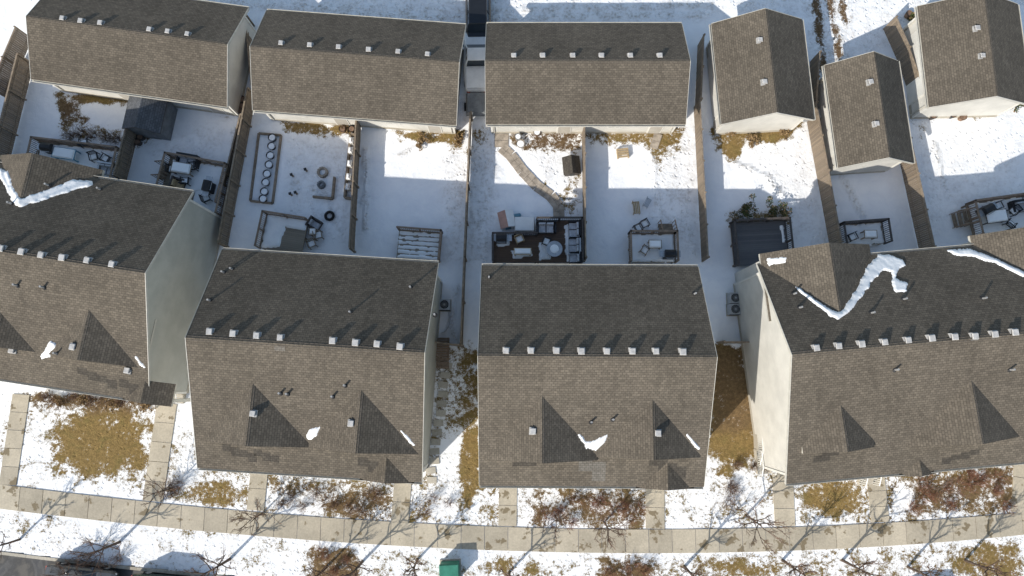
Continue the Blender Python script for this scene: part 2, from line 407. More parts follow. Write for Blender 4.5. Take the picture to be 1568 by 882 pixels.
faces=np.stack([ii[:-1,:-1],ii[1:,:-1],ii[1:,1:],ii[:-1,1:]],-1).reshape(-1,4)
me=bpy.data.meshes.new("ground"); me.from_pydata(verts.tolist(),[],faces.tolist())
ca=me.color_attributes.new('cover','FLOAT_COLOR','POINT')
ca.data.foreach_set('color',np.stack([cov,tr,mul,np.ones_like(cov)],-1).reshape(-1).astype(np.float32))
me.materials.append(M['ground']); me.polygons.foreach_set('use_smooth',[True]*len(me.polygons))
g=bpy.data.objects.new("ground",me); scene.collection.objects.link(g)
# sidewalk slabs
mb=MB(); x=-70.0; wd=1.55
while x<70:
    x1=x+wd-.035
    p=[(x,syB(x),0),(x1,syB(x1),0),(x1,syT(x1),0),(x,syT(x),0)]
    dz=random.uniform(0,.008)
    mb.hexa([(q[0],q[1],-.05) for q in p]+[(q[0],q[1],.05+dz) for q in p])
    x+=wd
mb.make('sidewalk',['conc'])
mb=MB(); mk=MB(); xs=np.arange(-120,120.1,2.0)
for a,b in zip(xs[:-1],xs[1:]):
    ya,yb=kerbY(a),kerbY(b)
    mb.face([(a,ya-9.4,-.12),(b,yb-9.4,-.12),(b,yb-.14,-.12),(a,ya-.14,-.12)])
    for o in (0,-9.4):
        mk.hexa([(a,ya+o-.16,-.3),(b-.02,yb+o-.16,-.3),(b-.02,yb+o+.06,-.3),(a,ya+o+.06,-.3),(a,ya+o-.13,.035),(b-.02,yb+o-.13,.035),(b-.02,yb+o+.06,.035),(a,ya+o+.06,.035)])
mb.make('street',['asph']); mk.make('kerb',['conc2'])
mb=MB()
for a in np.arange(-90,90,6.0):
    mb.face([(a,kerbY(a)-4.75,-.116),(a+3,kerbY(a+3)-4.75,-.116),(a+3,kerbY(a+3)-4.65,-.116),(a,kerbY(a)-4.65,-.116)])
mb.make('road_marking',['white'])
def walk(name,p0,p1,w0,w1,z=.055,mat='conc',seg=1.2):
    a=Vector(gp(*p0)); b=Vector(gp(*p1)); d=(b-a); L=d.length; d.normalize(); n=Vector((-d.y,d.x))
    mb=MB(); k=max(1,round(L/seg))
    for i in range(k):
        t0=i/k; t1=(i+1)/k-.03/L
        q=[]
        for t,s in ((t0,-1),(t1,-1),(t1,1),(t0,1)):
            ww=(w0+(w1-w0)*t)/2; c=a+d*(L*t)+n*(s*ww); q.append((c.x,c.y))
        mb.hexa([(x,y,-.05) for x,y in q]+[(x,y,z) for x,y in q])
    mb.make(name,[mat])
for p0,p1,wd in (((33,604),(12,743),1.15),((256,618),(234,768),1.35),((398,715),(391,782),1.15),((617,738),(612,800),1.15),((778,742),(777,806),1.2),((1003,745),(1003,810),1.25),((1198,725),(1202,806),1.35),((1340,728),(1348,800),1.2),((1566,705),(1562,786),1.2)):
    walk('front_walkway',p0,p1,wd,wd)
# ---------------------------------------------------------------- houses
def vent_box(mb,x,y,z,s=.36,a=0.0):
    mb.cbox(x,y,z-.12,s*1.25,s*1.25,.15,0,a); mb.cbox(x,y,z+.03,s*.82,s*.82,.14,1,a); mb.cbox(x,y,z+.14,s*1.05,s*1.05,.06,0,a,.03)
def vent_pipe(mb,x,y,z,r=.06,h=.4):
    mb.tube((x,y,z-.1),(x,y,z+h),r,r,8,2); mb.tube((x,y,z-.05),(x,y,z+.07),r*2.6,r*1.4,8,3)
def window(mb,x,z,wd,ht,face,pos):
    def bx(a0,a1,z0,z1,d0,d1,mi):
        s={'f':-1,'b':1,'l':-1,'r':1}[face]; lo,hi=sorted((pos+s*d0,pos+s*d1))
        if face in 'fb': mb.box(a0,a1,lo,hi,z0,z1,mi)
        else: mb.box(lo,hi,a0,a1,z0,z1,mi)
    x0,x1=x-wd/2,x+wd/2
    bx(x0,x1,z,z+ht,-.02,.015,1)
    bx(x0-.08,x0,z-.08,z+ht+.08,-.02,.05,0); bx(x1,x1+.08,z-.08,z+ht+.08,-.02,.05,0)
    bx(x0,x1,z-.08,z,-.02,.06,0); bx(x0,x1,z+ht,z+ht+.08,-.02,.05,0); bx(x-.025,x+.025,z,z+ht,-.02,.035,0)
class Bld: pass
def building(name,rl,rr,zr,db,df,zb,zf,extl=0,extr=0,fg=(),bgb=(),sh='sh1',sid='sid1',oh=.42,rake=.32,kind='house',units=2):
    h=Bld(); a=Vector(gp(*rl,zr)); b=Vector(gp(*rr,zr)); d=(b-a).normalized()
    a=a-d*extl; b=b+d*extr; c=(a+b)/2; L=(b-a).length; ang=math.atan2(d.y,d.x)
    h.c=c; h.ang=ang; h.L=L; h.e=empty(name,(c.x,c.y,0),ang); h.g=[]; h.df=df; h.db=db
    mbk=(zr-zb)/db; mfr=(zr-zf)/df
    def loc(x,y):
        x-=c.x; y-=c.y; ca,sa=math.cos(-ang),math.sin(-ang); return (x*ca-y*sa,x*sa+y*ca)
    h.loc=loc
    h.main=lambda x,y: zr-(mbk*y if y>0 else -mfr*y)
    def rz(x,y):
        z=h.main(x,y)
        for (gx_,gz,y0,y1,hw,s) in h.g:
            if min(y0,y1)-.01<=y<=max(y0,y1)+.01 and abs(x-gx_)<=hw: z=max(z,gz-s*abs(x-gx_))
        return z
    h.rz=rz
    def onroof(u,v):
        z=zr-1
        for _ in range(12):
            x,y=loc(*gp(u,v,z)); z=.5*z+.5*rz(x,y)
        x,y=loc(*gp(u,v,z)); return x,y,rz(x,y)
    h.on=onroof
    T=.2
    mb=MB()
    prof=[(-df,zf),(0,zr),(db,zb),(db,zb-T),(0,zr-T-.03),(-df,zf-T)]
    mb.prism(prof,'x',-L/2,L/2,[0,0,1,1,1,1,1])
    n=int(L/.3)
    for i in range(n):
        x0=-L/2+.02+i*.3
        mb.hexa([(x0,-.15,zr-.15*mfr-.03),(x0+.285,-.15,zr-.15*mfr-.03),(x0+.285,.15,zr-.15*mbk-.03),(x0,.15,zr-.15*mbk-.03),
                 (x0,-.13,zr-.13*mfr+.025),(x0+.285,-.13,zr-.13*mfr+.012),(x0+.285,.13,zr-.13*mbk+.012),(x0,.13,zr-.13*mbk+.025)],2)
    mb.make('roof',[sh,'gut','cap'],h.e)
    mb=MB()
    for yy,zz,s in ((-df,zf,-1),(db,zb,1)):
        y0,y1=sorted((yy+s*.004,yy+s*.12))
        mb.box(-L/2,L/2,y0,y1,zz-.17,zz-.155,0)
        o0,o1=sorted((yy+s*.105,yy+s*.125)); mb.box(-L/2,L/2,o0,o1,zz-.154,zz-.02,0)
    for sx in (-1,1):
        X0=sx*(L/2+.004); X1=sx*(L/2+.03); xa,xb=sorted((X0,X1))
        for y0,z0,y1,z1 in ((-df,zf,0,zr),(0,zr,db,zb)):
            mb.hexa([(xa,y0,z0-T),(xb,y0,z0-T),(xb,y1,z1-T),(xa,y1,z1-T),(xa,y0,z0+.02),(xb,y0,z0+.02),(xb,y1,z1+.02),(xa,y1,z1+.02)],0)
    W=L/2-rake; yb=db-oh; yf=-(df-oh)
    for sx in (-1,1):
        for yy,zz,yg in ((yf-.05,zf,-df-.06),(yb+.05,zb,db+.06)):
            mb.tube((sx*(W-.2),yg,zz-.16),(sx*(W-.2),yy,zz-.6),.04,.04,6,0); mb.tube((sx*(W-.2),yy,zz-.6),(sx*(W-.2),yy,.2),.04,.04,6,0)
    mb.make('gutters_and_fascia',['gut'],h.e)
    mb=MB(); zbw=zr-mbk*yb-T-.01; zfw=zr+mfr*yf-T-.01
    mb.prism([(yf,-.1),(yf,zfw),(0,zr-T-.05),(yb,zbw),(yb,-.1)],'x',-W,W,[0]*6)
    mb.make('walls',[sid],h.e)
    mb=MB(); mb.box(-W-.02,W+.02,yf-.02,yb+.02,-.1,.3,0); mb.make('foundation',['conc2'],h.e)
    mb=MB()
    for sx in (-1,1):
        for yy,zz in ((yf,zfw),(yb,zbw)):
            mb.cbox(sx*(W-.03),yy-(.03 if yy>0 else -.03),.3,.14,.14,zz-.33,0)
    n=units
    for i in range(n):
        ux=-W+(i+.5)*2*W/n
        if kind=='house':
            window(mb,ux-1.2,4.0,1.3,1.1,'b',yb); window(mb,ux+1.4,4.0,1.0,1.0,'b',yb); window(mb,ux+1.3,1.2,1.7,1.3,'b',yb)
            mb.box(ux-1.9,ux-.1,yb-.02,yb+.05,.7,2.75,0); mb.box(ux-1.8,ux-.2,yb+.05,yb+.06,.8,2.65,1)
            window(mb,ux-1.2,3.6,1.5,1.2,'f',yf); window(mb,ux-1.2,1.2,1.8,1.3,'f',yf)
            mb.box(ux+1.0,ux+2.1,yf-.05,yf+.02,.6,2.75,0); mb.box(ux+1.1,ux+2.0,yf-.065,yf-.05,.6,2.65,2)
        else:
            mb.box(ux-2.4,ux+2.4,yb-.02,yb+.04,.05,2.3,0); mb.box(ux-2.3,ux+2.3,yb+.04,yb+.055,.05,2.2,3)
            mb.box(ux+1.4,ux+2.4,yf-.04,yf+.02,.1,2.2,0); mb.box(ux+1.48,ux+2.32,yf-.055,yf-.04,.1,2.12,2)
            window(mb,ux-1.0,1.2,.9,.7,'f',yf)
    mb.make('windows_and_doors',['trim','glass','door','gdoor'],h.e)
    for lst in (fg,bgb):
        for k in lst:
            apx,dend,hw=k[0],k[1],k[2]; s=k[3] if len(k)>3 else .5
            side=-1 if lst is fg else 1
            gx_,gy_,gz=onroof(*apx)
            y1=side*dend; h.g.append((gx_,gz,gy_,y1,hw,s))
            mb=MB(); ya=gy_-side*.05
            lo,hi=gz-s*hw,gz
            mb.prism([(gx_-hw,lo),(gx_,hi),(gx_+hw,lo),(gx_+hw,lo-T),(gx_,hi-T-.02),(gx_-hw,lo-T)],'y',min(ya,y1),max(ya,y1),[0,0,1,1,1,1,1])
            Lr=abs(y1-ya)
            for i in range(int(Lr/.3)):
                y0=min(ya,y1)+.02+i*.3
                mb.hexa([(gx_-.15,y0,hi-.15*s-.03),(gx_+.15,y0,hi-.15*s-.03),(gx_+.15,y0+.285,hi-.15*s-.03),(gx_-.15,y0+.285,hi-.15*s-.03),
                         (gx_-.12,y0,hi-.12*s+.02),(gx_+.12,y0,hi-.12*s+.02),(gx_+.12,y0+.285,hi-.12*s+.012),(gx_-.12,y0+.285,hi-.12*s+.012)],2)
            mb.make('cross_gable_roof',[sh,'gut','cap'],h.e)
            mw=MB(); wv=hw-.3; yw=y1-side*.3; zl=-.1 if dend>(db if side>0 else df)-.2 else lo-.9
            ybk=side*(abs(gy_)+.8)
            if abs(yw)>abs(ybk):
                mw.prism([(gx_-wv,zl),(gx_-wv,hi-s*wv-T-.02),(gx_,hi-T-.05),(gx_+wv,hi-s*wv-T-.02),(gx_+wv,zl)],'y',min(ybk,yw),max(ybk,yw),[0]*6)
                mw.make('cross_gable_wall',[sid],h.e)
    return h
def vents(h,boxes=(),pipes=(),s=.34):
    mb=MB()
    for p in boxes:
        x,y,z=h.on(*p); vent_box(mb,x,y,z,s*random.uniform(.95,1.05),random.uniform(-.05,.05))
    for p in pipes:
        x,y,z=h.on(*p); vent_pipe(mb,x,y,z)
    mb.make('roof_vents',['vent','ventd','pipe','blk'],h.e)
def roofsnow(h,polys,th=.08):
    for pl in polys:
        pts=[h.on(*p)[:2] for p in pl]
        snow_patch('roof_snow',pts,lambda x,y:h.rz(x,y)+.01,th,.06,h.e,.09)
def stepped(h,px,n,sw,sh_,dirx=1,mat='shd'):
    """shingle strips of differing tone climbing the valley in steps, lying on the main roof plane"""
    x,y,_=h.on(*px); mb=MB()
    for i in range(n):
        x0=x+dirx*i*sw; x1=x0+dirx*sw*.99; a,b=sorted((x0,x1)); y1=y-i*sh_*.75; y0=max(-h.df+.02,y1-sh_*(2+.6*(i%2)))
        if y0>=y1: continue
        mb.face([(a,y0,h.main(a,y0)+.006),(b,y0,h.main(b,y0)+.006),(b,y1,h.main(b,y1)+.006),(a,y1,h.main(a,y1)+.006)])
    if mb.f: mb.make('stepped_shingles',[mat],h.e)
ZR=9.0
h1=building('row_house',(0,385),(222,418),ZR,5.7,7.35,5.8,5.45,extl=16,fg=[((136,474),5.4,3.1),((0,478),5.4,3.1)],bgb=[((27,318),6.3,3.3,.55)],sid='sid1',units=5)
vents(h1,[(3,381),(35,386),(65,391),(97,395),(135,399),(173,405),(20,536),(196,567),(113,531)],[(27,437),(68,440),(88,541),(75,284),(154,290),(18,312)])
roofsnow(h1,[[(0,258),(12,262),(18,285),(32,305),(75,290),(112,275),(140,278),(143,284),(105,293),(70,305),(35,316),(22,314),(8,285),(0,272)],[(78,522),(86,527),(76,546),(64,550),(63,543)],[(208,547),(218,556),(221,562),(213,559)]])
h2=building('duplex_house',(284,517),(650,540),ZR,5.65,7.5,5.8,5.45,fg=[((387,587),5.8,3.3),((553,597),5.8,3.3)],sid='sid1')
vents(h2,[(322,508),(358,511),(394,514),(430,517),(510,522),(545,525),(578,527),(613,531),(388,633),(538,648)],[(430,602),(441,603),(510,607),(529,590),(343,417),(356,412),(629,440),(537,478),(322,460),(666,482)])
roofsnow(h2,[[(474,658),(490,654),(483,668),(474,673),(468,668)],[(613,659),(622,666),(636,682),(633,684),(620,670)]])
h3=building('duplex_house',(732,545),(1098,547),ZR,5.65,7.5,5.8,5.45,fg=[((830,606),5.9,3.3),((999,612),5.7,3.0)],sh='sh2',sid='sid1')
vents(h3,[(775,537),(813,537),(852,537),(890,538),(929,538),(968,538),(1004,538),(1045,539),(816,660),(1007,663)],[(905,646),(938,642),(749,425),(1063,450)])
roofsnow(h3,[[(885,664),(898,676),(912,674),(931,665),(925,678),(912,689),(898,686)],[(1051,665),(1058,671),(1073,687),(1070,690),(1060,680)]])
h4=building('row_house',(1213,543),(1560,512),ZR,5.65,7.5,5.8,5.45,extr=14,fg=[((1287,620),5.7,2.1,.5),((1487,582),5.9,3.4)],bgb=[((1286,478),6.3,3.4,.57),((1630,445),6.3,3.5,.57)],sh='sh2',sid='sid2',units=4)
vents(h4,[(1249,533),(1283,530),(1318,527),(1353,524),(1389,521),(1425,518),(1460,516),(1491,515),(1521,512),(1552,509)],[(1224,471),(1215,450),(1334,479),(1383,458),(1504,457),(1370,566),(1546,566)])
roofsnow(h4,[[(1213,436),(1222,440),(1250,460),(1276,476),(1288,478),(1312,442),(1330,406),(1345,391),(1360,390),(1382,398),(1386,406),(1374,414),(1372,426),(1390,434),(1388,446),(1372,447),(1366,436),(1366,416),(1352,413),(1338,428),(1318,455),(1298,480),(1284,489),(1272,484),(1240,459)],
  [(1172,396),(1205,394),(1203,402),(1178,406)],[(1450,383),(1484,381),(1520,394),(1568,416),(1568,424),(1525,403),(1490,393),(1462,390)]])
def porch(h,px,dend,hw,s=.5,sh='shd'):
    x,y,z=h.on(*px); mb=MB(); T=.18; y1=-dend; lo=z-s*hw
    mb.prism([(x-hw,lo),(x,z),(x+hw,lo),(x+hw,lo-T),(x,z-T-.02),(x-hw,lo-T)],'y',y1,y+.02,[0,0,1,1,1,1,1])
    mb.make('porch_roof',[sh,'gut'],h.e)
    mw=MB()
    for sx in (-1,1): mw.cbox(x+sx*(hw-.3),y1+.3,-.05,.2,.2,lo+.0,0)
    mw.make('porch_posts',['trim'],h.e)
    h.g.append((x,z,y,y1,hw,s))
porch(h3,(1022,708),7.6,2.1,.5,'sh2'); porch(h1,(222,583),7.45,1.5,.5,'sh1'); porch(h4,(1408,703),7.7,1.5,.5,'sh2'); porch(h2,(592,700),7.6,1.9,.5,'sh1')
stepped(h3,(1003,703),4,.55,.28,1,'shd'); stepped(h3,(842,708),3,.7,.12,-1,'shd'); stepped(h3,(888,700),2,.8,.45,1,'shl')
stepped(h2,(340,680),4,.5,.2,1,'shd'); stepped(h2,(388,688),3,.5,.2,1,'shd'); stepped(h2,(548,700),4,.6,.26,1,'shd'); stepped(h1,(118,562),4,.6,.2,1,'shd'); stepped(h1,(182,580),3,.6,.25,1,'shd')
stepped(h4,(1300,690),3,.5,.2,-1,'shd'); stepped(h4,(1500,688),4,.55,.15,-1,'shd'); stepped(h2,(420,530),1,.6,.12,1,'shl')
g1=building('detached_garage',(40,25),(348,68),4.5,3.65,3.65,2.75,2.75,sh='sh1',sid='sid2',kind='garage')
vents(g1,[(97,29),(125,33),(155,36),(230,46),(258,49),(288,53)],s=.31)
g2=building('detached_garage',(383,71),(703,95),4.5,3.6,3.7,2.75,2.75,sh='sh2',sid='sid2',kind='garage')
vents(g2,[(431,67),(475,70),(519,73),(565,77),(610,80),(655,84)],s=.31)
g3=building('detached_garage',(743,93),(1057,93),4.5,3.6,3.7,2.75,2.75,sh='sh2',sid='sid2',kind='garage')
vents(g3,[(787,86),(831,86),(877,86),(921,86),(965,86),(1010,86)],s=.31)
def garage_s(name,rb,rt,hw,vs,ext=0):
    h=building(name,rb,rt,4.5,hw,hw,2.85,2.85,extr=ext,sh='sh2',sid='sid2',kind='garage',units=1)
    vents(h,vs,s=.31); return h
g4=garage_s('small_garage',(1190,172),(1172,13),3.15,[(1163,62),(1170,126)])
g5=garage_s('small_garage',(1362,241),(1338,79),2.55,[(1332,126),(1341,190)])
g6=garage_s('small_garage',(1527,147),(1508,0),3.5,[(1495,44),(1503,86)],ext=.6)
# ---------------------------------------------------------------- fences
def fence(name,p0,p1,h=1.65,bd=.14):
    a=Vector(gp(*p0)); b=Vector(gp(*p1)); d=b-a; L=d.length; ang=math.atan2(d.y,d.x)
    mb=MB(); x=0
    while x<L:
        mb.cbox(x+bd/2,random.uniform(-.006,.006),.05,bd-.012,.02,h-.05+random.uniform(-.02,.02),0); x+=bd
    k=max(1,round(L/2.4))
    for i in range(k+1):
        mb.cbox(i*L/k,.065,-.1,.1,.1,h+.2,1)
    for z in (.35,h-.3): mb.box(0,L,.012,.05,z,z+.09,1)
    mb.box(0,L,-.05,.055,h+.015,h+.05,1)
    mb.make(name,['wood','wood2'],None,(a.x,a.y,0),ang)
for p0,p1,h in (((52,100),(12,262),1.7),((12,150),(50,60),1.7),((392,150),(349,378),1.65),((553,192),(543,386),1.6),((722,185),(713,400),1.6),((713,400),(708,530),1.6),
   ((891,196),(893,400),1.6),((1062,165),(1074,400),1.6),((1232,170),(1270,378),1.75),((1372,225),(1407,385),1.75),((213,205),(194,278),1.6),
   ((668,526),(707,531),1.7),((1098,526),(1137,526),1.6),((1068,70),(1064,165),1.6),((1352,45),(1372,90),1.7),((1372,90),(1390,140),1.6),((388,40),(398,145),1.6),((1240,95),(1235,170),1.6),((378,185),(352,290),1.2)):
    fence('wooden_fence',p0,p1,h)
# ---------------------------------------------------------------- decks
def deck(ul,ur,ll,z=.65,rails='LT',floor='deckb',rail='rail',snow=(),stairs=None,name='backyard_deck'):
    A=Vector(gp(*ul,z)); B=Vector(gp(*ur,z)); C=Vector(gp(*ll,z))
    w=(B-A).length; dd=(A-C).length; ang=math.atan2((B-A).y,(B-A).x)
    c=(B+C)/2
    e=empty(name,(c.x,c.y,0),ang)
    mb=MB(); y=-dd/2
    while y<dd/2-.05:
        mb.box(-w/2,w/2,y,y+.133,z-.035,z,0); y+=.14
    mb.box(-w/2+.03,w/2-.03,-dd/2+.03,dd/2-.03,z-.22,z-.04,1)
    for sx in (-1,1):
        for sy in (-1,0,1): mb.cbox(sx*(w/2-.1),sy*(dd/2-.1),-.1,.12,.12,z-.12,1)
    mb.make('deck_floor',[floor,'wood2'],e)
    mb=MB()
    segs={'L':((-w/2,-dd/2),(-w/2,dd/2)),'R':((w/2,-dd/2),(w/2,dd/2)),'T':((-w/2,dd/2),(w/2,dd/2)),'B':((-w/2,-dd/2),(w/2,-dd/2))}
    for r in rails:
        (x0,y0),(x1,y1)=segs[r]; Ls=math.hypot(x1-x0,y1-y0); a=math.atan2(y1-y0,x1-x0)
        n=int(Ls/.13)
        for i in range(n+1):
            t=i/n; mb.cbox(x0+(x1-x0)*t,y0+(y1-y0)*t,z+.08,.035,.035,.82,0)
        k=max(1,round(Ls/1.5))
        for i in range(k+1):
            t=i/k; mb.cbox(x0+(x1-x0)*t,y0+(y1-y0)*t,z-.1,.1,.1,1.08,0)
        for zz,hh,ww in ((z+.06,.04,.06),(z+.9,.045,.13)): mb.cbox((x0+x1)/2,(y0+y1)/2,zz,Ls+.02,ww,hh,0,a)
    if mb.f: mb.make('railing',[rail],e)
    if stairs:
        side,pos,sw=stairs; mb=MB()
        for i in range(3):
            zz=z-.18*(i+1); o=.28*i
            if side=='R': mb.box(w/2+.02+o,w/2+.28+o,pos-sw/2,pos+sw/2,zz-.04,zz,0)
            if side=='L': mb.box(-w/2-.28-o,-w/2-.02-o,pos-sw/2,pos+sw/2,zz-.04,zz,0)
            if side=='T': mb.box(pos-sw/2,pos+sw/2,dd/2+.02+o,dd/2+.28+o,zz-.04,zz,0)
        for s in (-1,1):
            q=pos+s*sw/2
            for t in (0,.28,.56,.84):
                zt=z-.64*t
                if side in 'RL':
                    sg=1 if side=='R' else -1; mb.cbox(sg*(w/2+.05+t),q,0,.04,.04,zt+.85,1)
                else: mb.cbox(q,dd/2+.05+t,0,.04,.04,zt+.85,1)
            if side in 'RL':
                sg=1 if side=='R' else -1; mb.tube((sg*(w/2),q,z+.9),(sg*(w/2+.92),q,z+.3),.045,.045,4,1)
            else: mb.tube((q,dd/2,z+.9),(q,dd/2+.92,z+.3),.045,.045,4,1)
        mb.make('stairs',['wood2',rail],e)
    for pl in snow:
        pts=[(-w/2+w*a,dd/2-dd*b) for a,b in pl]
        snow_patch('deck_snow',pts,lambda x,y:z,.10,.08,e,.1)
full=[(.02,.03),(.98,.03),(.98,.97),(.02,.97)]
deck((62,217),(190,232),(50,266),.7,'LTR','deckl','rail',[full])
deck((262,240),(352,256),(248,298),.7,'LTR','deckl','rail',[[(.03,.05),(.95,.03),(.95,.5),(.6,.75),(.1,.95)]],stairs=('L',.3,1.0))
deck((305,262),(352,270),(292,322),.7,'R','deckl','rail',[full])
deck((408,328),(471,338),(399,380),.65,'LT','deckl','rail',[[(.02,.02),(.98,.02),(.98,.3),(.5,.28),(.45,.9),(.02,.98)]])
strips=[[(.02,.04+i*.16),(.97,.04+i*.16),(.97,.155+i*.16),(.02,.155+i*.16)] for i in range(6)]
deck((611,352),(677,357),(607,396),.55,'TR','deckl','rail',strips)
deck((755,361),(822,361),(755,402),.65,'LT','deckb','raild',[[(.03,.1),(.35,.05),(.4,.35),(.1,.45)],[(.4,.55),(.85,.5),(.9,.75),(.45,.85)]])
deck((822,338),(890,338),(822,402),.65,'TR','deckb','raild',[[(.62,.12),(.97,.1),(.97,.98),(.66,.98)],[(.05,.5),(.3,.55),(.3,.9),(.05,.95)]])
deck((963,358),(1033,358),(963,402),.65,'LTR','deckl','rail',[full],stairs=('T',1.1,1.0))
deck((1120,342),(1203,338),(1123,408),.6,'LTR','deckg','raild',[[(.9,.1),(.97,.1),(.97,.5),(.92,.5)]])
deck((1283,345),(1350,340),(1287,378),.6,'LTR','deckl','raild',[full])
deck((1482,312),(1568,300),(1490,362),.7,'LTR','deckl','rail',[full],stairs=('L',.2,1.0))
# ---------------------------------------------------------------- yard furniture
def at(px,z=0.0): x,y=gp(*px,z); return (x,y,z)
def chair(px,z=.65,rot=0,mat='blk',snow=True):
    mb=MB()
    for sx in (-1,1):
        for sy in (-1,1): mb.cbox(sx*.25,sy*.24,0,.045,.045,.42 if sy<0 else .85,0)
        mb.box(sx*.27-.03,sx*.27+.03,-.26,.24,.6,.63,0); mb.cbox(sx*.25,-.24,.42,.04,.04,.19,0)
    mb.box(-.25,.25,-.24,.22,.40,.44,0)
    for i in range(5): mb.box(-.22+i*.1,-.18+i*.1,.22,.25,.46,.86,0)
    mb.box(-.26,.26,.215,.26,.84,.9,0)
    if snow: mb.box(-.22,.22,-.2,.19,.442,.52,1,.04)
    mb.make('patio_chair',[mat,'snow'],None,at(px,z),rot)
def rtable(px,z=.65,r=.55,mat='met'):
    mb=MB(); mb.tube((0,0,.68),(0,0,.72),r,r,24,0); mb.tube((0,0,0),(0,0,.68),.05,.05,8,0); mb.tube((0,0,0),(0,0,.03),.3,.25,12,0)
    mb.tube((0,0,.66),(0,0,.74),r+.02,r+.02,24,2,False); mb.tube((.0,.0,.722),(0,0,.76),r*.55,r*.4,14,1)
    mb.make('patio_table',[mat,'snow','blk'],None,at(px,z))
def ltable(px,z,w,d,rot=0,mat='wood2',sn=True):
    mb=MB()
    for i in range(5): mb.box(-w/2,w/2,-d/2+i*d/5,-d/2+(i+.93)*d/5,.70,.74,0)
    for sx in (-1,1):
        for sy in (-1,1): mb.cbox(sx*(w/2-.08),sy*(d/2-.08),0,.07,.07,.7,0)
    if sn: mb.box(-w/2+.05,w/2-.05,-d/2+.05,d/2-.05,.742,.84,1,.07)
    mb.make('patio_table',[mat,'snow'],None,at(px,z),rot)
def sofa(px,z,L,rot,mat='blk',cush='cush'):
    mb=MB(); mb.box(-L/2,L/2,-.4,.4,.06,.3,0,.01); mb.box(-L/2,L/2,.28,.42,.3,.8,0,.01)
    for s in (-1,1): mb.box(s*L/2-.14*(s>0),s*L/2+.14*(s<0),-.4,.275,.3,.6,0,.01)
    n=max(1,round((L-.3)/.65))
    for i in range(n):
        a=-L/2+.16+i*(L-.32)/n; b=a+(L-.32)/n-.03
        mb.box(a,b,-.39,.2,.302,.45,1,.03); mb.box(a,b,.1,.27,.46,.82,1,.03)
    mb.make('patio_sofa',[mat,cush],None,at(px,z),rot)
def bbq(px,z=.65,rot=0):
    mb=MB(); mb.box(-.35,.35,-.26,.26,.1,.8,0,.02)
    prof=[(-.28,.8),(-.26,1.0),(-.12,1.12),(.1,1.13),(.25,1.02),(.28,.8)]
    mb.prism(prof,'x',-.36,.36,[0]*7)
    for s in (-1,1): mb.box(s*.54-.17,s*.54+.17,-.22,.22,.78,.81,1)
    mb.tube((-.28,-.33,.95),(.28,-.33,.95),.02,.02,6,1)
    for s in (-1,1): mb.tube((s*.3,.2,.1),(s*.33,.2,.1),.1,.1,10,0); mb.tube((s*.25,-.33,.95),(s*.25,-.26,.93),.015,.015,5,1)
    mb.make('bbq_grill',['blk','met'],None,at(px,z),rot)
def pot(px,r=.26,h=.4,mat='terra',z=0.0,fill='snow',name='planter_pot'):
    mb=MB(); mb.tube((0,0,-.05),(0,0,h),r*.75,r,14,0,False); mb.tube((0,0,h-.06),(0,0,h),r*1.08,r*1.1,14,0,False)
    mb.tube((0,0,h-.1),(0,0,h-.03),r*.96,r*.8,14,1); mb.make(name,[mat,fill],None,at(px,z))
for p in ((419,213),(418,226),(416,240),(414,254),(411,268),(409,281),(407,295),(405,306)): pot(p,.27,.35,'raild')
def bed(pts,name='raised_garden_bed',wd=.14,h=.3,mat='wood2'):
    pw=[Vector(gp(*p)) for p in pts]; mb=MB()
    for a,b in zip(pw[:-1],pw[1:]):
        d=b-a; c=(a+b)/2; mb.cbox(c.x,c.y,-.03,d.length-.02,wd,h,0,math.atan2(d.y,d.x))
    mb.make(name,[mat])
bed([(397,205),(431,208),(418,312),(384,308),(397,205)],h=.2); bed([(480,302),(510,305),(513,272)]); bed([(538,208),(549,209),(541,306),(529,304),(538,208)],h=.4)
for v in (220,235,255,275,290): ltable((541-(v-220)*.07,v),0,.3,.45,R(-5),'railw')
def firepit(px,r,name='fire_pit',mat='stone'):
    mb=MB(); n=12
    for i in range(n):
        a=2*math.pi*i/n; mb.cbox(r*math.cos(a),r*math.sin(a),-.03,.16,2*math.pi*r/n*.92,.33,0,a)
    mb.tube((0,0,.0),(0,0,.1),r*.8,r*.8,16,1); mb.make(name,[mat,'snow'],None,at(px))
firepit((495,265),.3); firepit((493,284),.2,mat='sheet')
mb=MB()
for i in range(20):
    a=2*math.pi*i/20; b=2*math.pi*(i+1)/20
    mb.tube((.28*math.cos(a),.28*math.sin(a),.1),(.28*math.cos(b),.28*math.sin(b),.1),.1,.1,8)
mb.make('old_tyre',['tyre'],None,at((505,331)))
for p in ((455,297),(449,270),(470,262),(447,299)):
    mb=MB(); mb.cbox(0,0,-.05,.12,.12,.5,0,.3,.01); mb.cbox(0,0,.45,.2,.2,.05,1,.3,.02); mb.make('garden_post',['wood2','blk'],None,at(p))
rtable((848,384)); sofa((879,354),.65,1.3,R(-90)); sofa((879,378),.65,1.3,R(-90),'met'); sofa((880,398),.65,.9,R(-90))
sofa((836,350),.65,1.4,0); bbq((768,368),.65,R(0)); chair((795,368),.65,.4,'tan'); ltable((800,388),.65,1.2,.5,0,'tan')
chair((836,372),.65,1.2)
def storage(px,w,d,h,mat,rot=0,z=0.0,name='storage_box'):
    mb=MB(); mb.box(-w/2,w/2,-d/2,d/2,0,h*.8,0,.02); mb.box(-w/2-.02,w/2+.02,-d/2-.02,d/2+.02,h*.8+.003,h,1,.05)
    for i in range(5): mb.box(-w/2+.1+i*(w-.25)/4,-w/2+.14+i*(w-.25)/4,-d/2-.02,-d/2,.1,h*.7,0)
    mb.make(name,[mat,mat],None,at(px,z),rot)
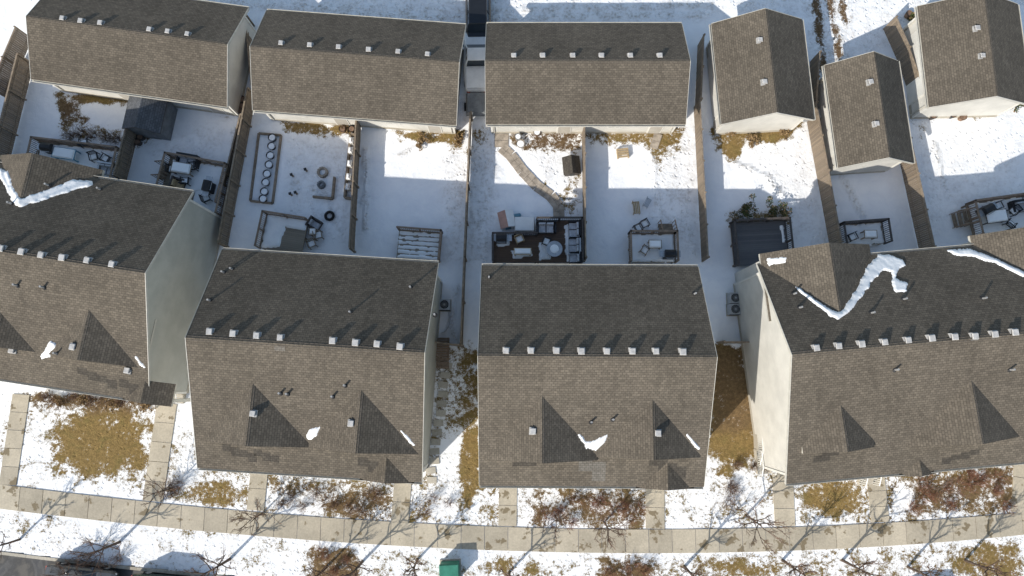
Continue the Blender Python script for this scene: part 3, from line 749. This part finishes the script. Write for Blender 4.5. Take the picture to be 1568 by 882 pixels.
storage((803,347),1.35,1.0,.9,'white'); storage((1240,180),1.0,.7,.8,'met')
e=empty('toy_playhouse',at((776,340)),R(12))
mb=MB(); mb.box(-.45,.45,-.55,.55,0,.8,0,.01); mb.box(-.2,.2,-.57,-.55,.05,.6,2); mb.make('walls',['white','red','blue'],e)
mb=MB(); mb.prism([(-.55,.8),(0,1.15),(.55,.8),(.55,.75),(0,1.09),(-.55,.75)],'y',-.6,.6,[0,1,0,0,0,0,0]); mb.make('roof',['red','white'],e)
mb=MB(); mb.tube((.5,.2,.5),(1.0,.3,.05),.14,.14,6); mb.make('slide',['blue'],e)
ltable((108,240),.7,1.6,.8,R(-9),'blue'); chair((150,243),.7,.3); chair((168,246),.7,-.5); bbq((84,232),.7,R(-8)); chair((135,222),.7,3.3); sofa((170,262),.7,1.3,R(-9),'met')
ltable((285,262),.7,1.4,.8,R(-10),'wood2'); chair((268,262),.7,1.5); chair((300,258),.7,-1.5); chair((288,280),.7,3.1); sofa((292,249),.7,1.5,R(-10)); bbq((325,290),.7,R(80)); chair((320,306),.7,2); sofa((275,290),.7,1.4,R(75),'raild','tan')
chair((985,345),0,.5,'raild'); chair((975,352),0,2,'raild'); ltable((1000,377),.65,.9,.6); chair((985,385),.65,1,'wood2',True)
bbq((1022,392),.65,0)
chair((1300,365),.6,.4); ltable((1325,362),.6,.9,.6)
chair((1520,318),.7,.4); ltable((1515,335),.7,1.5,.9,R(8),'raild'); chair((1545,325),.7,-.9); bbq((1500,325),.7,.5); chair((1540,345),.7,2.4); sofa((1555,318),.7,1.2,R(8))
sofa((484,345),0,.8,R(60),'raild'); chair((490,362),0,1.8,'wood2'); chair((480,375),0,.4,'wood2'); ltable((483,358),0,.5,.5)
def aframe(px,rot,mat='tan',s=1.0,name='garden_bench'):
    mb=MB()
    for sx in (-.5,.5):
        mb.tube((sx*s,-.3*s,0),(sx*s,-.25*s,.45*s),.03,.03,5); mb.tube((sx*s,.25*s,0),(sx*s,.35*s,.9*s),.03,.03,5); mb.tube((sx*s,-.3*s,.45*s),(sx*s,.28*s,.45*s),.03,.03,5)
    for i in range(4): mb.box(-.55*s,.55*s,(-.3+i*.14)*s,(-.19+i*.14)*s,.46*s,.49*s)
    for i in range(3): mb.box(-.55*s,.55*s,(.29+i*.02)*s,(.31+i*.02)*s,(.55+i*.13)*s,(.63+i*.13)*s)
    mb.make(name,[mat],None,at(px),rot)
aframe((973,320),R(95),'tan',.8); aframe((990,312),R(60),'met',.6,'garden_chair'); aframe((790,197),0,'wood2',.6)
aframe((1180,385),R(0),'met',.6,'garden_chair')
e=empty('dog_house',at((874,258)),R(5))
mb=MB(); mb.box(-.5,.5,-.55,.55,0,.7,0); mb.box(-.17,.17,-.57,-.55,.05,.5,1); mb.make('walls',['raild','ventd'],e)
mb=MB(); mb.prism([(-.62,.66),(0,1.1),(.62,.66),(.62,.6),(0,1.03),(-.62,.6)],'y',-.65,.65,[0]*7); mb.make('roof',['shd'],e)
pot((866,252),.2,.35,'grn'); pot((793,213),.22,.55,'met'); pot((797,222),.3,.3,'stone'); pot((822,205),.25,.4,'terra')
for p in ((218,212),(214,220),(368,172),(372,165),(374,155),(1388,25),(1425,180),(1455,178),(1470,182),(540,200),(526,200)):
    pot(p,.24,.4,random.choice(['terra','blk','raild']),fill='terra')
mb=MB()
for i in range(4): mb.box(-.4,.4,-.35+i*.18,-.22+i*.18,.3,.33)
for sx in (-1,1): mb.box(sx*.38-.03,sx*.38+.03,-.35,.35,0,.29)
mb.make('wooden_crate',['tan'],None,at((953,236)),.1)
e=empty('garden_shed',at((243,188)),R(-8))
mb=MB(); mb.prism([(-1.15,-.05),(-1.15,1.85),(0,2.45),(1.15,1.85),(1.15,-.05)],'y',-1.2,1.2,[0]*6); mb.make('walls',['sheet'],e)
mb=MB(); mb.prism([(-1.35,1.85),(0,2.6),(1.35,1.85),(1.35,1.77),(0,2.5),(-1.35,1.77)],'y',-1.35,1.35,[0,0,1,1,1,1,1]); mb.make('roof',['sh3','raild'],e)
mb=MB(); mb.box(-.5,.5,-1.23,-1.205,.05,1.8,0); mb.make('door',['sheet'],e)
def ac(px,rot=0):
    e=empty('air_conditioner',at(px),rot)
    mb=MB(); mb.box(-.42,.42,-.42,.42,0,.06,2); mb.box(-.37,.37,-.37,.37,.06,.75,0,.01)
    for k in range(10): mb.box(-.375,.375,-.375,-.37,.12+k*.06,.15+k*.06,1)
    mb.tube((0,0,.75),(0,0,.77),.3,.3,18,1); mb.make('cabinet',['met','blk','conc2'],e)
    mb=MB()
    for i in range(8):
        a=math.pi*i/8; mb.tube((-.3*math.cos(a),-.3*math.sin(a),.79),(.3*math.cos(a),.3*math.sin(a),.79),.008,.008,4)
    mb.make('fan_grille',['met'],e)
ac((1121,458)); ac((1121,475)); ac((682,468))
def well(px,rot):
    mb=MB(); n=10
    for i in range(n):
        a0=-math.pi/2+math.pi*i/n; a1=-math.pi/2+math.pi*(i+1)/n
        mb.face([(.6*math.cos(a0),.9*math.sin(a0),-.02),(.6*math.cos(a1),.9*math.sin(a1),-.02),(.6*math.cos(a1),.9*math.sin(a1),.28),(.6*math.cos(a0),.9*math.sin(a0),.28)])
    mb.make('window_well',['met'],None,at(px),rot)
well((676,490),0)
mb=MB()
for i in range(8): mb.box(-.5,.5,-.7+i*.17,-.55+i*.17,.4,.44)
for sx in (-1,1): mb.box(sx*.45-.05,sx*.45+.05,-.7,.65,0,.39)
for i in range(3): mb.box(-.5,.5,-.95-.25*i,-.72-.25*i,.26-.12*i,.3-.12*i)
mb.make('wooden_landing',['rail'],None,at((677,532)))
mb=MB()
for i,v in enumerate(np.linspace(560,735,13)):
    x,y=gp(684-(v-560)*.14+random.uniform(-2,2),v); mb.cbox(x,y,-.03,.66,.42,.08+random.uniform(0,.02),0,random.uniform(-.12,.12))
mb.make('stepping_stones',['conc2'])
mb=MB()
for pts in ([(768,226),(782,238),(800,262),(822,285),(843,300),(855,315),(856,333)],):
    pw=[Vector(gp(*p)) for p in pts]
    for a,b in zip(pw[:-1],pw[1:]):
        d=b-a; L=d.length; k=max(1,int(L/.40)); an=math.atan2(d.y,d.x)
        for i in range(k):
            c=a+d*((i+.5)/k)
            for s in (-1,1):
                n=Vector((-math.sin(an),math.cos(an)))*(.2*s); mb.cbox(c.x+n.x,c.y+n.y,-.03,L/k-.015,.385,.095+random.uniform(0,.01),0,an+random.uniform(-.03,.03))
mb.make('garden_path',['stone'])
walk('garden_path',(768,205),(768,226),1.0,1.0,mat='stone',seg=.6); walk('patio_slab',(1008,205),(1000,228),.6,.6,mat='stone',seg=.5)
def steps(px,rot,n=4,wd=1.2):
    e=empty('front_steps',at(px),rot); mb=MB()
    mb.box(-wd/2,wd/2,0,1.1,0,.17*n,0)
    for i in range(n-1): mb.box(-wd/2,wd/2,-.28*(i+1),-.28*i-.003,0,.17*(n-1-i),0)
    mb.make('treads',['conc2'],e)
    mb=MB(); zt=.17*n
    for s in (-1,1):
        x=s*(wd/2-.05)
        for y in np.arange(0,1.1,.13): mb.cbox(x,y,zt,.03,.03,.85,0)
        mb.box(x-.04,x+.04,-.02,1.1,zt+.85,zt+.9,0)
        L=.28*(n-1)
        for t in np.linspace(.15,1,6): mb.cbox(x,-L*t,max(0,zt*(1-t)-.0),.03,.03,.85,0)
        mb.tube((x,0,zt+.87),(x,-L,.95),.04,.04,4)
    mb.make('handrails',['railw'],e)
steps((273,597),R(-8)); steps((1166,690),R(0),4,1.0); steps((1322,722),R(5),4,1.0); steps((1168,712),R(4),3,1.0)
e=empty('utility_cabinet',at((690,872)),R(3))
mb=MB(); mb.box(-.7,.7,-.65,.65,-.05,.08,1); mb.box(-.6,.6,-.55,.55,.08,1.0,0,.02); mb.box(-.64,.64,-.59,.59,1.003,1.1,0,.06); mb.make('cabinet',['grn','conc2'],e)
mb=MB(); mb.box(-.01,.01,-.575,-.555,.12,.95,0); mb.box(.05,.12,-.59,-.56,.5,.62,0); mb.make('door_seam_and_latch',['blk'],e)
# ---------------------------------------------------------------- vehicles
def car(name,loc,rot,paint,pickup=False):
    e=empty(name,loc,rot)
    secs=[(-2.35,.72,.42,.72),(-2.25,.84,.3,.84),(-1.5,.9,.25,.92),(0,.92,.25,.95),(1.2,.9,.25,.93),(2.0,.86,.28,.80),(2.3,.74,.36,.68)]
    mb=MB()
    def ring(x,w,z0,z1): return [(x,-w*.9,z0),(x,-w,z0+.2),(x,-w,z1-.12),(x,-w*.88,z1),(x,w*.88,z1),(x,w,z1-.12),(x,w,z0+.2),(x,w*.9,z0)]
    rs=[ring(*s) for s in secs]
    for a,b in zip(rs[:-1],rs[1:]):
        for i in range(8): j=(i+1)%8; mb.face([a[i],a[j],b[j],b[i]])
    mb.face(rs[0]); mb.face(rs[-1]); mb.make('body',[paint],e)
    cs=[(-1.9,-1.55),(1.15,.45)] if not pickup else [(-.55,-.4),(1.15,.5)]
    mb=MB(); zb,zt=.9,1.45 if not pickup else 1.6
    (b0,t0),(b1,t1)=cs
    lo=[(b0,-.8,zb),(b1,-.8,zb),(b1,.8,zb),(b0,.8,zb)]; hi=[(t0,-.64,zt),(t1,-.64,zt),(t1,.64,zt),(t0,.64,zt)]
    mb.hexa(lo+hi,1); mb.box(t0-.03,t1+.03,-.65,.65,zt+.003,zt+.05,0,.03)
    for q0,q1 in zip(lo,hi): mb.tube(q0,q1,.05,.05,5,0)
    xm=(t0+t1)/2
    for s in (-1,1): mb.tube((xm,s*.81,zb),(xm,s*.655,zt),.04,.04,4,0)
    mb.make('cabin',[paint,'glass'],e)
    if pickup:
        mb=MB(); mb.box(-2.2,-.65,-.78,.78,.9,1.0,0,.03); mb.make('tonneau_cover',['cwhite'],e)
    mb=MB()
    for x in (-1.45,1.4):
        for s in (-1,1): mb.tube((x,s*.68,.33),(x,s*.92,.33),.33,.33,18,0); mb.tube((x,s*.921,.33),(x,s*.93,.33),.19,.17,12,1)
    mb.make('wheels',['tyre','met'],e)
    mb=MB()
    for s in (-1,1): mb.box(2.12,2.27,s*.6-.14,s*.6+.14,.55,.68,0); mb.box(-2.37,-2.28,s*.62-.12,s*.62+.12,.55,.7,1); mb.box(.75,.9,s*.98-.08,s*.98+.08,.9,1.02,2)
    mb.make('lights_and_mirrors',['white','lamp',paint],e)
x,y=gp(731,100); car('pickup_truck',(x,y,.02),R(91),'cwhite',True)
x,y=gp(733,22); car('parked_car',(x,y,.02),R(91),'cblack')
mb=MB()
e=empty('utility_trailer',at((730,166)),R(1))
mb.box(-.7,.7,-.8,.8,.45,.6,0); mb.box(-.73,.73,-.83,.83,.603,1.05,1,.12)
for s in (-1,1): mb.tube((s*.71,0,.3),(s*.88,0,.3),.3,.3,14,2)
mb.tube((0,.8,.5),(0,1.3,.45),.05,.05,6,0); mb.make('bed_and_cover',['met','sheet','tyre'],e)
for xx,p in ((-28.0,'csil'),(-22.4,'cdark'),(27.0,'csil')):
    y=kerbY(xx)-1.05; sl=(kerbY(xx+1)-kerbY(xx-1))/2; car('parked_car',(xx,y,-.12),math.atan(sl),p)
# ---------------------------------------------------------------- vegetation
def bare_tree(px,h,spread,seed,mat='tree',name='bare_tree',n0=10,tw='twig'):
    rd=random.Random(seed); mb=MB(); k=h/4
    mb.tube((0,0,-.05),(0,0,h*.3),.085*k,.065*k,8)
    top=(rd.uniform(-.15,.15),rd.uniform(-.15,.15),h*.9); mb.tube((0,0,h*.3),top,.065*k,.015,6)
    def grow(p,d,L,r,lev):
        q=p+d*L*.5+Vector((rd.uniform(-.1,.1),rd.uniform(-.1,.1),rd.uniform(0,.12)))*L*.5; e_=q+(d+Vector((rd.uniform(-.3,.3),rd.uniform(-.3,.3),rd.uniform(0,.35)))).normalized()*L*.5
        mi=0 if lev<1 else 1
        mb.tube(p,q,r,r*.75,4,mi,False); mb.tube(q,e_,r*.75,max(.006,r*.4),4,mi,False)
        if lev<3:
            for k in range(rd.randint(3,4)):
                t=rd.uniform(.3,1); b=p.lerp(q,t*2) if t<.5 else q.lerp(e_,(t-.5)*2)
                dd=(d+Vector((rd.uniform(-.9,.9),rd.uniform(-.9,.9),rd.uniform(-.1,.6)))).normalized()
                grow(b,dd,L*rd.uniform(.4,.62),max(.007,r*.55),lev+1)
    for i in range(n0):
        a=i*2.4+rd.uniform(-.3,.3); z=h*(.28+.5*i/n0); f=1-.45*i/n0
        d=Vector((math.cos(a),math.sin(a),rd.uniform(.35,1.0))).normalized()
        grow(Vector((0,0,z)),d,spread*f*rd.uniform(.8,1.1),.038*k,0)
    mb.make(name,[mat,tw],None,at(px))
for i,(p,h,s) in enumerate((((183,830),4.6,1.2),((352,856),4.8,1.6),((402,786),3.0,1.3),((555,860),4.6,1.1),((640,856),4.0,.9),((925,800),3.4,1.4),((1048,868),4.8,1.2),((1142,790),3.8,1.9),((1198,858),4.6,1.1),((1290,858),4.8,1.1),((1478,858),4.6,1.2),((262,748),2.8,1.2),((1420,745),2.8,1.2),((780,876),4.2,1.0),((30,826),3.8,1.0),((120,868),2.4,1.1),((500,868),4.2,1.1),((1390,868),4.4,1.0),((850,790),2.6,1.1))):
    bare_tree(p,h,s,50+i)
def shrub(px,r,h,seed,tw='twig',name='bare_shrub',n=90):
    rd=random.Random(seed); mb=MB()
    for i in range(n):
        a=rd.uniform(0,6.28); rr=r*math.sqrt(rd.random()); b=Vector((.25*r*math.cos(a),.25*r*math.sin(a),0))
        e_=Vector((rr*math.cos(a),rr*math.sin(a),h*(1-.4*(rr/r)**2)*rd.uniform(.6,1)))
        m=b.lerp(e_,.55)+Vector((rd.uniform(-.08,.08),rd.uniform(-.08,.08),.06))
        mb.tube(b,m,.010,.008,3,0,False); mb.tube(m,e_,.008,.004,3,0,False)
        for k in range(3):
            q=m.lerp(e_,rd.random()); mb.tube(q,q+Vector((rd.uniform(-.2,.2),rd.uniform(-.2,.2),rd.uniform(0,.2))),.005,.003,3,0,False)
    mb.make(name,[tw],None,at(px))
k=0
for u0,u1,v0,v1,n,tw in ((425,590,752,782,10,'twig'),(825,985,758,798,12,'twigr'),(1385,1550,722,778,13,'twigr'),(60,245,606,618,12,'twig'),(255,285,738,760,3,'twig'),(640,690,748,790,3,'twig'),(1105,1130,730,770,3,'twig'),(480,540,845,875,4,'twigr'),(925,1000,858,880,4,'twigr'),(1120,1180,695,720,3,'twig'),(100,190,855,872,5,'twig')):
    for i in range(n):
        k+=1; t=(i+.5)/n; shrub((u0+(u1-u0)*t+random.uniform(-6,6),random.uniform(v0,v1)),random.uniform(.35,.85),random.uniform(.5,1.0),k,tw,n=random.randint(30,55))
def leafshrub(px,r,h,seed,mats=('leafg','leafb'),n=700,name='evergreen_shrub'):
    rd=random.Random(seed); mb=MB(); cl=[Vector((rd.gauss(0,.45)*r,rd.gauss(0,.45)*r,rd.uniform(.2,.9)*h)) for _ in range(16)]
    for i in range(n):
        c=rd.choice(cl); d=Vector((rd.gauss(0,1),rd.gauss(0,1),rd.gauss(0,1))).normalized()*(r*.35*rd.random()**.4)
        p=c+d; p.z=max(.03,p.z); a=Vector((rd.gauss(0,1),rd.gauss(0,1),rd.gauss(0,.6))).normalized()*.05; b=a.cross(Vector((rd.gauss(0,1),rd.gauss(0,1),1))).normalized()*.03
        mb.face([p-a-b,p+a-b,p+a+b,p-a+b],0 if rd.random()<.65 else 1)
    for c in cl[:6]: mb.tube((0,0,0),c,.02,.01,4,2,False)
    mb.make(name,[*mats,'tree'],None,at(px))
leafshrub((1139,326),.75,.8,1); leafshrub((1186,325),.75,.8,2); leafshrub((1552,160),.6,.8,3); leafshrub((1393,28),.4,.6,4)
for i,p in enumerate(((90,615),(130,612),(175,618),(225,622),(1150,215),(1120,205),(1200,203),(645,220),(700,215),(530,198))): leafshrub(p,.45,.4,20+i,('leafb','leafb'),350,'dry_perennial')
for i,p in enumerate(((125,205),(145,208),(165,212),(180,215),(110,212))): shrub(p,.6,.9,300+i,'tree',n=60)
